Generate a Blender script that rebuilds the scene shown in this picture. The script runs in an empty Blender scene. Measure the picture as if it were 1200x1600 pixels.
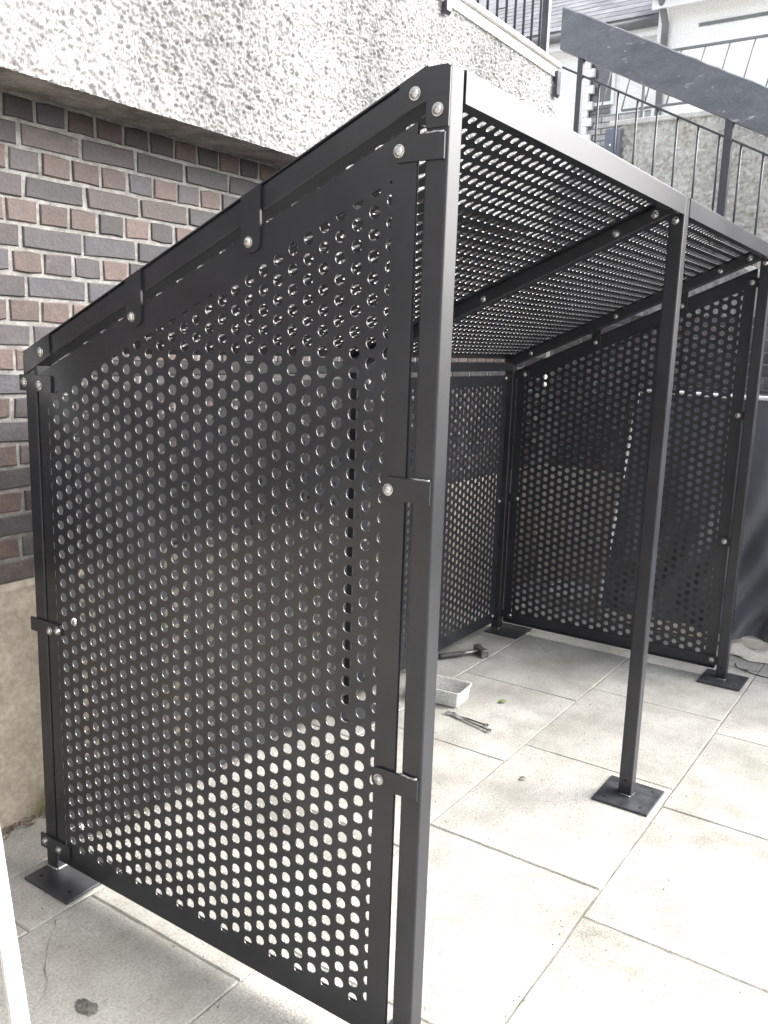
import bpy, math, random
import numpy as np
from mathutils import Matrix, Vector
random.seed(7)
RNG = np.random.default_rng(7)
SC = bpy.context.scene
COL = SC.collection

# ------------------------------------------------------------------ camera
FPX = 1356.18
cam_d = bpy.data.cameras.new('camera')
cam = bpy.data.objects.new('camera', cam_d); COL.objects.link(cam)
cam_d.sensor_fit = 'VERTICAL'; cam_d.sensor_height = 24.0
cam_d.lens = FPX / 1600.0 * 24.0
cam_d.clip_start = 0.02; cam_d.clip_end = 2000
def _cam():
    y, p, r = [math.radians(a) for a in (-56.1994, 10.8729, 1.8574)]
    f = Vector((-math.sin(y)*math.cos(p), math.cos(y)*math.cos(p), -math.sin(p)))
    rt = f.cross(Vector((0, 0, 1))).normalized(); up = rt.cross(f)
    R = math.cos(r)*rt + math.sin(r)*up; U = -math.sin(r)*rt + math.cos(r)*up
    m = Matrix(((R.x, U.x, -f.x, -1.4581), (R.y, U.y, -f.y, -0.8603), (R.z, U.z, -f.z, 1.6229), (0, 0, 0, 1)))
    cam.matrix_world = m
_cam()
SC.camera = cam

# ------------------------------------------------------------------ sky, sun, exposure
SUN_AZ = Vector((0.68, -0.73)).normalized()     # ground direction towards the sun
SUN_EL = math.radians(39)
world = bpy.data.worlds.new('World'); SC.world = world; world.use_nodes = True
wn = world.node_tree; wn.nodes.clear()
sky = wn.nodes.new('ShaderNodeTexSky'); sky.sky_type = 'NISHITA'; sky.sun_disc = False
sky.sun_elevation = SUN_EL
sky.sun_rotation = math.atan2(SUN_AZ.x, SUN_AZ.y)
sky.air_density = 1.0; sky.dust_density = 4.0; sky.ozone_density = 1.0
hs = wn.nodes.new('ShaderNodeHueSaturation'); hs.inputs['Saturation'].default_value = 0.34
bg = wn.nodes.new('ShaderNodeBackground'); bg.inputs['Strength'].default_value = 0.15
wo = wn.nodes.new('ShaderNodeOutputWorld')
wn.links.new(sky.outputs[0], hs.inputs['Color']); wn.links.new(hs.outputs[0], bg.inputs['Color'])
wn.links.new(bg.outputs[0], wo.inputs['Surface'])
sun_d = bpy.data.lights.new('sun', 'SUN'); sun_d.energy = 1.5; sun_d.angle = math.radians(54)
sun_d.color = (1.0, 0.98, 0.945)
sun = bpy.data.objects.new('sun', sun_d); COL.objects.link(sun)
sdir = Vector((SUN_AZ.x*math.cos(SUN_EL), SUN_AZ.y*math.cos(SUN_EL), math.sin(SUN_EL)))
sun.rotation_euler = sdir.to_track_quat('Z', 'Y').to_euler(); sun.location = sdir*20
SC.view_settings.view_transform = 'Standard'; SC.view_settings.look = 'None'
SC.view_settings.gamma = 1; SC.view_settings.use_curve_mapping = False
SC.view_settings.exposure = 2.1
SC.render.engine = 'CYCLES'
SC.cycles.max_bounces = 8; SC.cycles.diffuse_bounces = 4; SC.cycles.glossy_bounces = 4
SC.cycles.use_denoising = True

# ------------------------------------------------------------------ materials
def mat(name, c1, c2=None, rough=0.6, scale=8.0, fine=120.0, bump=0.1, metal=0.0, rough_var=0.08,
        spec=0.5, coat=0.0, contrast=(0.35, 0.65), objcol=False, attrcol=False, bumpdist=0.002, c3=None, c3scale=2.0,
        c3range=(0.55, 0.75), stretch=(1, 1, 1), randval=0.0, fleck=None, detail=6):
    m = bpy.data.materials.new(name); m.use_nodes = True
    nt = m.node_tree; nt.nodes.clear(); N = nt.nodes.new; L = nt.links.new
    out = N('ShaderNodeOutputMaterial'); b = N('ShaderNodeBsdfPrincipled')
    L(b.outputs[0], out.inputs['Surface'])
    geo = N('ShaderNodeNewGeometry')
    mp = N('ShaderNodeMapping'); mp.inputs['Scale'].default_value = stretch
    L(geo.outputs['Position'], mp.inputs['Vector'])
    def noise(s, d=6, r=0.6):
        n = N('ShaderNodeTexNoise'); n.inputs['Scale'].default_value = s; n.inputs['Detail'].default_value = d
        n.inputs['Roughness'].default_value = r; L(mp.outputs[0], n.inputs['Vector']); return n
    def ramp(src, a, bb):
        r = N('ShaderNodeMapRange'); r.inputs['From Min'].default_value = a; r.inputs['From Max'].default_value = bb
        L(src, r.inputs['Value']); return r.outputs[0]
    def mix(fac, A, B, bt='MIX'):
        x = N('ShaderNodeMix'); x.data_type = 'RGBA'; x.blend_type = bt
        if isinstance(fac, float): x.inputs['Factor'].default_value = fac
        else: L(fac, x.inputs['Factor'])
        for sock, v in ((x.inputs[6], A), (x.inputs[7], B)):
            if isinstance(v, tuple): sock.default_value = (*v, 1)
            else: L(v, sock)
        return x.outputs[2]
    n1 = noise(scale, detail); n2 = noise(fine, 4)
    col = mix(ramp(n1.outputs['Fac'], *contrast), c1, c2 if c2 else c1)
    if objcol:
        oi = N('ShaderNodeObjectInfo'); col = mix(1.0, col, oi.outputs['Color'], 'MULTIPLY')
    if attrcol:
        at = N('ShaderNodeAttribute'); at.attribute_name = 'Col'; col = mix(1.0, col, at.outputs['Color'], 'MULTIPLY')
    if c3:
        n3 = noise(c3scale, 8, 0.65); col = mix(ramp(n3.outputs['Fac'], *c3range), col, c3)
    if fleck:
        nf = noise(fleck[1], 8, 0.75); col = mix(ramp(nf.outputs['Fac'], fleck[2], fleck[3]), col, fleck[0])
    if randval:
        oi = N('ShaderNodeObjectInfo'); hsv = N('ShaderNodeHueSaturation')
        mr = N('ShaderNodeMapRange'); mr.inputs['To Min'].default_value = 1-randval; mr.inputs['To Max'].default_value = 1+randval
        L(oi.outputs['Random'], mr.inputs['Value']); L(mr.outputs[0], hsv.inputs['Value']); L(col, hsv.inputs['Color'])
        col = hsv.outputs[0]
    g = N('ShaderNodeMapRange'); g.inputs['To Min'].default_value = 0.8; g.inputs['To Max'].default_value = 1.2
    g.inputs['From Min'].default_value = 0.3; g.inputs['From Max'].default_value = 0.7
    L(n2.outputs['Fac'], g.inputs['Value'])
    vm = N('ShaderNodeVectorMath'); vm.operation = 'SCALE'; L(col, vm.inputs[0]); L(g.outputs[0], vm.inputs['Scale'])
    L(vm.outputs[0], b.inputs['Base Color'])
    rr = N('ShaderNodeMapRange'); rr.inputs['To Min'].default_value = rough-rough_var; rr.inputs['To Max'].default_value = rough+rough_var
    rr.inputs['From Min'].default_value = 0.3; rr.inputs['From Max'].default_value = 0.7
    L(n1.outputs['Fac'], rr.inputs['Value']); L(rr.outputs[0], b.inputs['Roughness'])
    b.inputs['Metallic'].default_value = metal; b.inputs['Specular IOR Level'].default_value = spec
    b.inputs['Coat Weight'].default_value = coat
    if bump:
        bp = N('ShaderNodeBump'); bp.inputs['Strength'].default_value = bump; bp.inputs['Distance'].default_value = bumpdist
        L(n2.outputs['Fac'], bp.inputs['Height']); L(bp.outputs[0], b.inputs['Normal'])
    return m

M = {}
M['paint'] = mat('black_powder_coat', (0.0195, 0.0208, 0.0250), (0.0245, 0.0258, 0.0305), rough=0.30, scale=2.2, fine=6, bump=0.0, rough_var=0.03, detail=1)
M['rim'] = mat('glossy_cut_edge', (0.045, 0.045, 0.048), (0.06, 0.06, 0.062), rough=0.22, scale=30, fine=500, bump=0.0, rough_var=0.04)
M['plate'] = mat('black_base_plate', (0.022, 0.024, 0.028), (0.048, 0.051, 0.058), rough=0.40, scale=14, fine=300, bump=0.08, rough_var=0.12, bumpdist=0.0008,
                 c3=(0.13, 0.125, 0.115), c3scale=9, c3range=(0.60, 0.80))
M['zinc'] = mat('zinc_bolt', (0.62, 0.61, 0.59), (0.50, 0.50, 0.49), rough=0.26, metal=1.0, bump=0.05)
M['weld'] = mat('weld_metal', (0.55, 0.55, 0.56), (0.35, 0.35, 0.36), rough=0.35, metal=1.0, scale=60, bump=0.5)
M['flag'] = mat('paving_flag', (0.275, 0.268, 0.240), (0.405, 0.398, 0.370), rough=0.85, scale=3.6, fine=130, bump=0.7, spec=0.3,
                c3=(0.20, 0.192, 0.160), c3scale=1.9, c3range=(0.54, 0.74), bumpdist=0.004, randval=0.10, fleck=((0.17, 0.165, 0.148), 42, 0.56, 0.72))
M['joint'] = mat('joint_dirt', (0.15, 0.145, 0.12), (0.32, 0.31, 0.275), rough=0.95, scale=9, fine=200, bump=0.6, spec=0.2, c3=(0.09, 0.095, 0.05), c3scale=4)
M['crack'] = mat('crack_dirt', (0.13, 0.125, 0.11), (0.20, 0.19, 0.17), rough=0.95, bump=0.2)
M['brick'] = mat('brick_face', (0.70, 0.68, 0.69), (1.05, 1.0, 0.98), rough=0.70, scale=22, fine=120, bump=0.5, objcol=True, spec=0.45,
                 c3=(0.30, 0.29, 0.28), c3scale=11, c3range=(0.64, 0.92), bumpdist=0.004)
M['brick_far'] = mat('brick_face_joined', (0.62, 0.60, 0.62), (1.05, 1.0, 0.97), rough=0.65, scale=14, fine=140, bump=0.35, attrcol=True,
                     c3=(0.40, 0.385, 0.37), c3scale=13, c3range=(0.70, 0.90), bumpdist=0.003)
M['mortar'] = mat('mortar', (0.165, 0.160, 0.150), (0.285, 0.28, 0.265), rough=0.95, scale=30, fine=260, bump=0.8, spec=0.2, bumpdist=0.004)
M['plinth'] = mat('cream_plinth_render', (0.30, 0.262, 0.212), (0.40, 0.352, 0.29), rough=0.9, scale=7, fine=55, bump=0.35, spec=0.2,
                  c3=(0.27, 0.23, 0.18), c3scale=3, bumpdist=0.003)
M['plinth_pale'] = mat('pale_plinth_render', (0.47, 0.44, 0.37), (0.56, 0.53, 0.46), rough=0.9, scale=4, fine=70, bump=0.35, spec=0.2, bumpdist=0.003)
M['roughcast'] = mat('white_roughcast', (0.225, 0.224, 0.221), (0.385, 0.385, 0.383), rough=0.92, scale=1.6, fine=230, bump=0.9, spec=0.2, bumpdist=0.006,
                     c3=(0.20, 0.197, 0.175), c3scale=2.4, c3range=(0.60, 0.85), stretch=(1, 1, 0.45))
M['roughcast2'] = mat('grey_roughcast', (0.46, 0.45, 0.415), (0.62, 0.61, 0.57), rough=0.92, scale=2.0, fine=90, bump=0.9, spec=0.2, bumpdist=0.008,
                      c3=(0.43, 0.41, 0.27), c3scale=1.6, c3range=(0.62, 0.85))
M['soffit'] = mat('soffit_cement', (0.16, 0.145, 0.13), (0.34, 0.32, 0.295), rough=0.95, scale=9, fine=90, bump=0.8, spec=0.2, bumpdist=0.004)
M['coping'] = mat('coping_stone', (0.46, 0.445, 0.42), (0.60, 0.59, 0.565), rough=0.9, scale=7, fine=120, bump=0.5, spec=0.2)
M['iron'] = mat('black_iron', (0.035, 0.036, 0.043), (0.055, 0.057, 0.066), rough=0.45, scale=20, fine=200, bump=0.2)
M['board'] = mat('worn_dark_board', (0.095, 0.102, 0.116), (0.140, 0.149, 0.166), rough=0.5, scale=6, fine=90, bump=0.35, bumpdist=0.003,
                 c3=(0.42, 0.42, 0.41), c3scale=16, c3range=(0.61, 0.68), stretch=(1, 0.6, 1.6))
M['tarp'] = mat('dark_tarpaulin', (0.085, 0.091, 0.104), (0.105, 0.112, 0.126), rough=0.42, scale=5, fine=300, bump=0.15, rough_var=0.06)
M['white'] = mat('white_plastic', (0.74, 0.74, 0.73), (0.80, 0.80, 0.79), rough=0.4, scale=10, bump=0.05)
M['tub'] = mat('scuffed_white_tub', (0.50, 0.50, 0.48), (0.64, 0.64, 0.62), rough=0.42, scale=30, bump=0.12, c3=(0.33, 0.33, 0.32), c3scale=38, c3range=(0.66, 0.75))
M['chrome'] = mat('chrome_steel', (0.55, 0.55, 0.56), (0.65, 0.65, 0.65), rough=0.22, metal=1.0, bump=0.05)
M['hammer_head'] = mat('worn_steel_head', (0.16, 0.155, 0.15), (0.30, 0.29, 0.275), rough=0.42, metal=0.85, scale=40, bump=0.25)
M['hammer_grip'] = mat('dark_rubber_grip', (0.028, 0.027, 0.027), (0.05, 0.048, 0.046), rough=0.6, scale=40, bump=0.3)
M['leaf'] = mat('green_leaf', (0.10, 0.16, 0.03), (0.16, 0.22, 0.06), rough=0.5, scale=60, bump=0.2)
M['dry'] = mat('dry_litter', (0.06, 0.042, 0.028), (0.15, 0.11, 0.078), rough=0.9, scale=60, bump=0.3, c3=(0.36, 0.33, 0.29), c3scale=30)
M['grass'] = mat('pale_grass', (0.16, 0.18, 0.06), (0.26, 0.25, 0.11), rough=0.7, scale=40, bump=0.0)
M['mud'] = mat('dark_mud', (0.07, 0.066, 0.058), (0.15, 0.145, 0.13), rough=0.95, scale=60, bump=0.6)
M['cloth'] = mat('pale_dust_sheet', (0.58, 0.53, 0.46), (0.68, 0.63, 0.56), rough=0.9, scale=12, bump=0.2)
M['timber'] = mat('bare_timber', (0.40, 0.31, 0.20), (0.50, 0.39, 0.26), rough=0.8, scale=6, bump=0.2)
M['render'] = mat('white_house_render', (0.78, 0.78, 0.77), (0.84, 0.84, 0.83), rough=0.9, scale=2, fine=60, bump=0.3, spec=0.2)
M['hbrick'] = mat('house_brick', (0.34, 0.33, 0.32), (0.44, 0.43, 0.42), rough=0.85, scale=9, fine=60, bump=0.3, randval=0.2)
M['glass'] = mat('window_glass', (0.10, 0.10, 0.105), (0.13, 0.13, 0.135), rough=0.12, bump=0.0, spec=0.6, rough_var=0.02)
M['slate'] = mat('roof_slate', (0.16, 0.16, 0.17), (0.24, 0.24, 0.25), rough=0.7, scale=5, bump=0.3, randval=0.2)
M['gutter'] = mat('grey_gutter', (0.14, 0.145, 0.15), (0.18, 0.185, 0.19), rough=0.5, scale=5, bump=0.05)
M['house_brown'] = mat('grey_house_wall', (0.26, 0.25, 0.24), (0.33, 0.32, 0.31), rough=0.85, scale=6, bump=0.3)
M['box'] = mat('blue_grey_box', (0.10, 0.12, 0.16), (0.13, 0.15, 0.19), rough=0.5, bump=0.05)
M['step'] = mat('concrete_step', (0.34, 0.33, 0.31), (0.44, 0.43, 0.40), rough=0.9, scale=5, bump=0.4, spec=0.2)

# ------------------------------------------------------------------ object helpers
def wloc(o):
    v = Vector((0, 0, 0))
    while o is not None: v += o.location; o = o.parent
    return v
def tag(o, label=None, cat=None, group=None, kind=None):
    if label: o['label'] = label
    if cat: o['category'] = cat
    if group: o['group'] = group
    if kind: o['kind'] = kind
    return o
def thing(name, loc, label, cat, group=None, kind=None):
    o = bpy.data.objects.new(name, None); COL.objects.link(o); o.location = loc
    o.empty_display_size = 0.05
    return tag(o, label, cat, group, kind)
def mesh_of(name, verts, faces, m=None, smooth=False):
    me = bpy.data.meshes.new(name); me.from_pydata([tuple(v) for v in verts], [], [tuple(f) for f in faces])
    if m is not None: me.materials.append(M[m])
    if smooth: me.polygons.foreach_set('use_smooth', [True]*len(me.polygons))
    me.update(); return me
def obj(name, vf, m, parent=None, smooth=False, loc=None):
    """vf = (verts, faces) in world coordinates; loc = origin for a top-level mesh"""
    v, f = vf
    off = wloc(parent) if parent is not None else Vector(loc or (0, 0, 0))
    v = np.asarray(v, float) - np.array(off)
    o = bpy.data.objects.new(name, mesh_of(name, v.tolist(), f, m, smooth)); COL.objects.link(o)
    if parent is not None: o.parent = parent
    else: o.location = off
    return o
def inst(name, me, loc, parent, rot=None):
    o = bpy.data.objects.new(name, me); COL.objects.link(o); o.parent = parent
    o.location = Vector(loc) - wloc(parent)
    if rot is not None: o.rotation_euler = rot
    return o
def join(*vfs):
    V, F = [], []
    for v, f in vfs:
        b = len(V); V += [tuple(p) for p in v]; F += [tuple(i+b for i in q) for q in f]
    return V, F
def box(x0, x1, y0, y1, z0, z1, c=0.0):
    """axis box, optionally with chamfered edges"""
    if c <= 0:
        v = [(x, y, z) for z in (z0, z1) for y in (y0, y1) for x in (x0, x1)]
        return v, [(0, 2, 3, 1), (4, 5, 7, 6), (0, 1, 5, 4), (2, 6, 7, 3), (0, 4, 6, 2), (1, 3, 7, 5)]
    lo = (x0, y0, z0); hi = (x1, y1, z1); v = []; idx = {}
    for ix in (0, 1):
        for iy in (0, 1):
            for iz in (0, 1):
                s = (ix, iy, iz)
                for a in range(3):
                    p = []
                    for k in range(3):
                        base = hi[k] if s[k] else lo[k]
                        p.append(base if k == a else base + (-c if s[k] else c))
                    idx[(s, a)] = len(v); v.append(tuple(p))
    f = []
    for a in range(3):
        b1, b2 = [k for k in range(3) if k != a]
        for side in (0, 1):
            q = []
            for (i, j) in ((0, 0), (1, 0), (1, 1), (0, 1)):
                s = [0, 0, 0]; s[a] = side; s[b1] = i; s[b2] = j; q.append(idx[(tuple(s), a)])
            flip = (side == 0) != (a == 1)
            f.append(tuple(reversed(q)) if flip else tuple(q))
    for a in range(3):
        b1, b2 = [k for k in range(3) if k != a]
        for (i, j) in ((0, 0), (1, 0), (1, 1), (0, 1)):
            s0 = [0, 0, 0]; s1 = [0, 0, 0]; s0[b1] = s1[b1] = i; s0[b2] = s1[b2] = j; s1[a] = 1
            f.append((idx[(tuple(s0), b1)], idx[(tuple(s1), b1)], idx[(tuple(s1), b2)], idx[(tuple(s0), b2)]))
    for s in [(i, j, k) for i in (0, 1) for j in (0, 1) for k in (0, 1)]:
        f.append((idx[(s, 0)], idx[(s, 1)], idx[(s, 2)]))
    return v, f
def frame_axes(d, upv=(0, 0, 1)):
    d = Vector(d).normalized(); u = Vector(upv)
    if abs(d.dot(u)) > 0.98: u = Vector((0, 1, 0))
    s = d.cross(u).normalized(); return d, s, s.cross(d).normalized()
def sweep(profile, a, b, upv=(0, 0, 1), caps=True):
    """profile points (s,t) swept from a to b; s = side axis, t = up axis"""
    a = Vector(a); b = Vector(b); d, s, t = frame_axes(b-a, upv); n = len(profile)
    v = [tuple(p + s*q[0] + t*q[1]) for p in (a, b) for q in profile]
    f = [(i, (i+1) % n, n+(i+1) % n, n+i) for i in range(n)]
    if caps: f += [tuple(reversed(range(n))), tuple(range(n, 2*n))]
    return v, f
def rrect(w, h, r, seg=3):
    p = []
    for cx, cy, a0 in ((w/2-r, h/2-r, 0), (-w/2+r, h/2-r, 90), (-w/2+r, -h/2+r, 180), (w/2-r, -h/2+r, 270)):
        for k in range(seg+1):
            a = math.radians(a0+90*k/seg); p.append((cx+r*math.cos(a), cy+r*math.sin(a)))
    return p
def circle(r, n=10): return [(r*math.cos(2*math.pi*k/n), r*math.sin(2*math.pi*k/n)) for k in range(n)]
def tube_path(pts, r, n=8, upv=(0, 0, 1)):
    V, F = [], []; pts = [Vector(p) for p in pts]
    rs = r if isinstance(r, (list, tuple)) else [r]*len(pts)
    for i, p in enumerate(pts):
        d = (pts[min(i+1, len(pts)-1)] - pts[max(i-1, 0)])
        d, s, t = frame_axes(d, upv)
        for q in circle(rs[i], n): V.append(tuple(p+s*q[0]+t*q[1]))
    for i in range(len(pts)-1):
        for k in range(n): F.append((i*n+k, i*n+(k+1) % n, (i+1)*n+(k+1) % n, (i+1)*n+k))
    F += [tuple(reversed(range(n))), tuple(range((len(pts)-1)*n, len(pts)*n))]
    return V, F
def prism(poly, x0, x1, ax=0):
    """polygon in the two other axes, extruded along axis ax from x0 to x1"""
    def P(u, v, w): return {0: (w, u, v), 1: (u, w, v), 2: (u, v, w)}[ax]
    n = len(poly)
    v = [P(u, q, x0) for u, q in poly] + [P(u, q, x1) for u, q in poly]
    f = [tuple(range(n)), tuple(reversed(range(n, 2*n)))] + [(i, n+i, n+(i+1) % n, (i+1) % n) for i in range(n)]
    return v, f

# ------------------------------------------------------------------ ground, paving
ground = obj('ground', ([(-60, -60, -0.06), (60, -60, -0.06), (60, 60, -0.06), (-60, 60, -0.06)], [(0, 1, 2, 3)]), 'joint')
tag(ground, 'earth beneath the yard', None, kind='structure')
paving = obj('paving', ([(-3.2, -5.0, -0.0042), (4.2, -5.0, -0.0042), (4.2, 1.63, -0.0042), (-3.2, 1.63, -0.0042)], [(0, 1, 2, 3)]), 'joint')
tag(paving, 'pale stone flag paving of the yard', None, kind='structure')
def slab_vf(w, d):
    g = 0.0022; c = 0.004; h = 0.035
    x0, x1, y0, y1 = -w/2+g, w/2-g, -d/2+g, d/2-g
    v = []; nx, ny = 4, 4
    j = lambda: random.uniform(-0.0022, 0.0012)
    ring = []
    for k in range(nx): ring.append((x0+(x1-x0)*k/nx, y0+j()))
    for k in range(ny): ring.append((x1+j(), y0+(y1-y0)*k/ny))
    for k in range(nx): ring.append((x1-(x1-x0)*k/nx, y1+j()))
    for k in range(ny): ring.append((x0+j(), y1-(y1-y0)*k/ny))
    n = len(ring); V = []
    for (x, y) in ring: V.append((x*(1-2*c/w), y*(1-2*c/d), random.uniform(-0.0006, 0.0006)))
    for (x, y) in ring: V.append((x, y, -0.004))
    for (x, y) in ring: V.append((x, y, -h))
    F = [tuple(range(n))]
    for r in (0, 1):
        for i in range(n): F.append((r*n+(i+1) % n, r*n+i, (r+1)*n+i, (r+1)*n+(i+1) % n))
    return V, F
rows = [(1.370, 1.612, -0.55, 0.77), (1.112, 1.370, -0.21, 0.76), (0.512, 1.112, -0.006, 0.762), (-0.105, 0.512, 0.16, 0.772),
        (-0.72, -0.105, 0.0, 0.777), (-1.335, -0.72, 0.38, 0.777), (-1.95, -1.335, 0.1, 0.777), (-2.565, -1.95, 0.45, 0.777),
        (-3.18, -2.565, 0.2, 0.777), (-3.795, -3.18, 0.55, 0.777), (-4.41, -3.795, 0.3, 0.777)]
slab_cache = {}; crack_host = None
for (y0, y1, xo, pw) in rows:
    k = math.floor((-2.4-xo)/pw)
    while xo+k*pw < 4.19:
        xa = max(-3.0, xo+k*pw); xb = min(4.195, xo+(k+1)*pw); k += 1
        if xb-xa < 0.05: continue
        key = (round(xb-xa, 3), round(y1-y0, 3))
        lst = slab_cache.setdefault(key, [])
        if len(lst) < 3: lst.append(mesh_of('paving_slab', *slab_vf(*key), 'flag'))
        s = inst('paving_slab', random.choice(lst), ((xa+xb)/2, (y0+y1)/2, random.uniform(-0.0012, 0.0012)), paving,
                 (random.uniform(-0.0016, 0.0016), random.uniform(-0.0016, 0.0016), 0))
        if y0 < 0.95 < y1 and xa < -0.25 < xb: crack_host = s
# hairline crack across the slab beside the back post
cp = [(-0.139, 1.095), (-0.155, 1.07), (-0.19, 1.045), (-0.232, 1.0), (-0.262, 0.962), (-0.277, 0.946), (-0.30, 0.90), (-0.34, 0.86)]
cv, cf = [], []
for i, (x, y) in enumerate(cp):
    w = 0.0005+0.0012*(i in (0, 5)) ; cv += [(x-w, y+w*0.7, 0.0024), (x+w, y-w*0.7, 0.0024)]
    if i: cf.append((2*i-2, 2*i-1, 2*i+1, 2*i))
obj('crack', (cv, cf), 'crack', paving)

# ------------------------------------------------------------------ roughcast generator
def roughcast_height(nu, nv):
    h = RNG.random((nv, nu))
    def blur(a): return (a + np.roll(a, 1, 0)+np.roll(a, -1, 0)+np.roll(a, 1, 1)+np.roll(a, -1, 1))/5
    b1 = blur(blur(h)); b2 = blur(blur(blur(blur(RNG.random((nv, nu))))))
    b1 = (b1-b1.mean())/b1.std(); b2 = (b2-b2.mean())/b2.std()
    b0 = blur(h); b0 = (b0-b0.mean())/b0.std()
    hr = (h-0.5)/0.29
    big = b2
    for _ in range(6): big = blur(big)
    big = big/big.std()
    m = np.clip(1.0+0.18*big, 0.6, 1.4)      # uneven throw of the stones
    g = (0.45*hr+0.75*np.clip(b0, -2.0, 1.1)+0.20*b1)*m
    return g
def roughcast_sheet(o0, du, dv, normal, lu, lv, step, amp, clip=None):
    nu = int(lu/step)+1; nv = int(lv/step)+1
    g = roughcast_height(nu, nv)*amp
    U, W = np.meshgrid(np.linspace(0, lu, nu), np.linspace(0, lv, nv))
    P = (np.array(o0)[None, None]+U[..., None]*np.array(du)+W[..., None]*np.array(dv)+g[..., None]*np.array(normal))
    V = P.reshape(-1, 3)
    i = np.arange(nv-1)[:, None]*nu+np.arange(nu-1)[None]
    F = np.stack([i, i+1, i+nu+1, i+nu], -1).reshape(-1, 4)
    if clip is not None:
        c = clip(V); keep = c[F].all(1); F = F[keep]
    return V, F
def np_obj(name, V, F, m, parent, smooth=True):
    me = bpy.data.meshes.new(name)
    V = np.asarray(V, float)-np.array(wloc(parent))
    me.vertices.add(len(V)); me.vertices.foreach_set('co', V.astype(np.float32).ravel())
    me.loops.add(F.size); me.loops.foreach_set('vertex_index', F.ravel().astype(np.int32))
    me.polygons.add(len(F)); me.polygons.foreach_set('loop_start', (np.arange(len(F))*F.shape[1]).astype(np.int32))
    try: me.polygons.foreach_set('loop_total', np.full(len(F), F.shape[1], np.int32))
    except Exception: pass
    me.polygons.foreach_set('use_smooth', np.full(len(F), smooth))
    me.materials.append(M[m]); me.update(calc_edges=True); me.validate()
    o = bpy.data.objects.new(name, me); COL.objects.link(o); o.parent = parent
    return o

# ------------------------------------------------------------------ brick walls
PITCH = 0.0744
def brick_colour(header):
    r = random.random()
    if header and r < 0.52:
        b = random.uniform(0.75, 1.3); return (0.098*b, 0.074*b, 0.067*b)
    if r < 0.15:
        b = random.uniform(0.9, 1.2); return (0.085*b, 0.073*b, 0.069*b)
    b = random.uniform(0.68, 1.2); u = random.random()
    return (0.064*b*(0.93+0.14*u), 0.060*b, 0.066*b*(1.04-0.16*u))
def brick_vf(w, h, dep=0.03):
    """front face looks along -y; centred on x,z, front at y=0"""
    c = 0.0035; j = lambda s=0.0024: random.uniform(-s, s)
    out = [(-w/2+j(), -h/2+j()), (0+j(w*.1), -h/2+j()), (w/2+j(), -h/2+j()), (w/2+j(), h/2+j()), (0+j(w*.1), h/2+j()), (-w/2+j(), h/2+j())]
    for q in (0, 2, 3, 5):
        if random.random() < 0.22:
            x, z = out[q]; out[q] = (x-math.copysign(random.uniform(0.001, 0.004), x), z-math.copysign(random.uniform(0.001, 0.0035), z))
    n = 6; V = [(x*(1-2*c/w)+0, j(0.0012), z*(1-2*c/h)) for x, z in out] + [(x, c+j(0.001), z) for x, z in out] + [(x, dep, z) for x, z in out]
    F = [tuple(range(n))]
    for r in (0, 1):
        for i in range(n): F.append((r*n+(i+1) % n, r*n+i, (r+1)*n+i, (r+1)*n+(i+1) % n))
    return V, F
BM = {'h': [mesh_of('brick', *brick_vf(0.0990, 0.0632), 'brick') for _ in range(28)],
      's': [mesh_of('brick', *brick_vf(0.2105, 0.0632), 'brick') for _ in range(28)]}
def course(k, x0, x1):
    """(centre, header?) list of one course"""
    if k % 2: p, o = 0.1117, 0.159
    else: p, o = 0.2234, 0.217
    o += ((k*37) % 7-3)*0.004
    i = math.ceil((x0-o)/p); out = []
    while o+(i+1)*p <= x1+1e-6: out.append((o+(i+0.5)*p, bool(k % 2))); i += 1
    return out

wall = thing('brick_wall', (0, 1.615, 0), 'long grey brick yard wall with cream plinth and overhanging white roughcast top, behind the shelter', 'wall')
YB = 1.620           # brick face
ZB = 0.836
X0, X1 = -2.6, 4.2
obj('mortar_bed', box(X0, X1, YB+0.006, YB+0.25, ZB-0.02, 2.34), 'mortar', wall)
obj('plinth', prism([(1.612, -0.05), (YB+0.24, -0.05), (YB+0.24, ZB), (YB+0.002, ZB), (1.612, ZB-0.02)], X0, X1), 'plinth', wall)
joined = []; joined_col = []
for k in range(20):
    zc = ZB+(k+0.5)*PITCH
    for xc, hd in course(k, X0, X1):
        colr = brick_colour(hd)
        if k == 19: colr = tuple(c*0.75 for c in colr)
        if -0.12 < xc < 1.62:
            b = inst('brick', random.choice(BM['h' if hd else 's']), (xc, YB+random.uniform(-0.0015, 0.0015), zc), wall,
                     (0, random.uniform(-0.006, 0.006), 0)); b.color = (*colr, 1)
        else:
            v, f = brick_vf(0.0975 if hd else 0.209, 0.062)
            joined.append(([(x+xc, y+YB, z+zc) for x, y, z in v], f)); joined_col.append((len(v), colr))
def joined_bricks(parts, cols, parent, name='brickwork'):
    o = obj(name, join(*parts), 'brick_far', parent); tag(o, kind='stuff')
    at = o.data.color_attributes.new('Col', 'FLOAT_COLOR', 'POINT'); arr = []
    for n, c in cols: arr += list((*c, 1))*n
    at.data.foreach_set('color', arr); return o
joined_bricks(joined, joined_col, wall)
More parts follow.
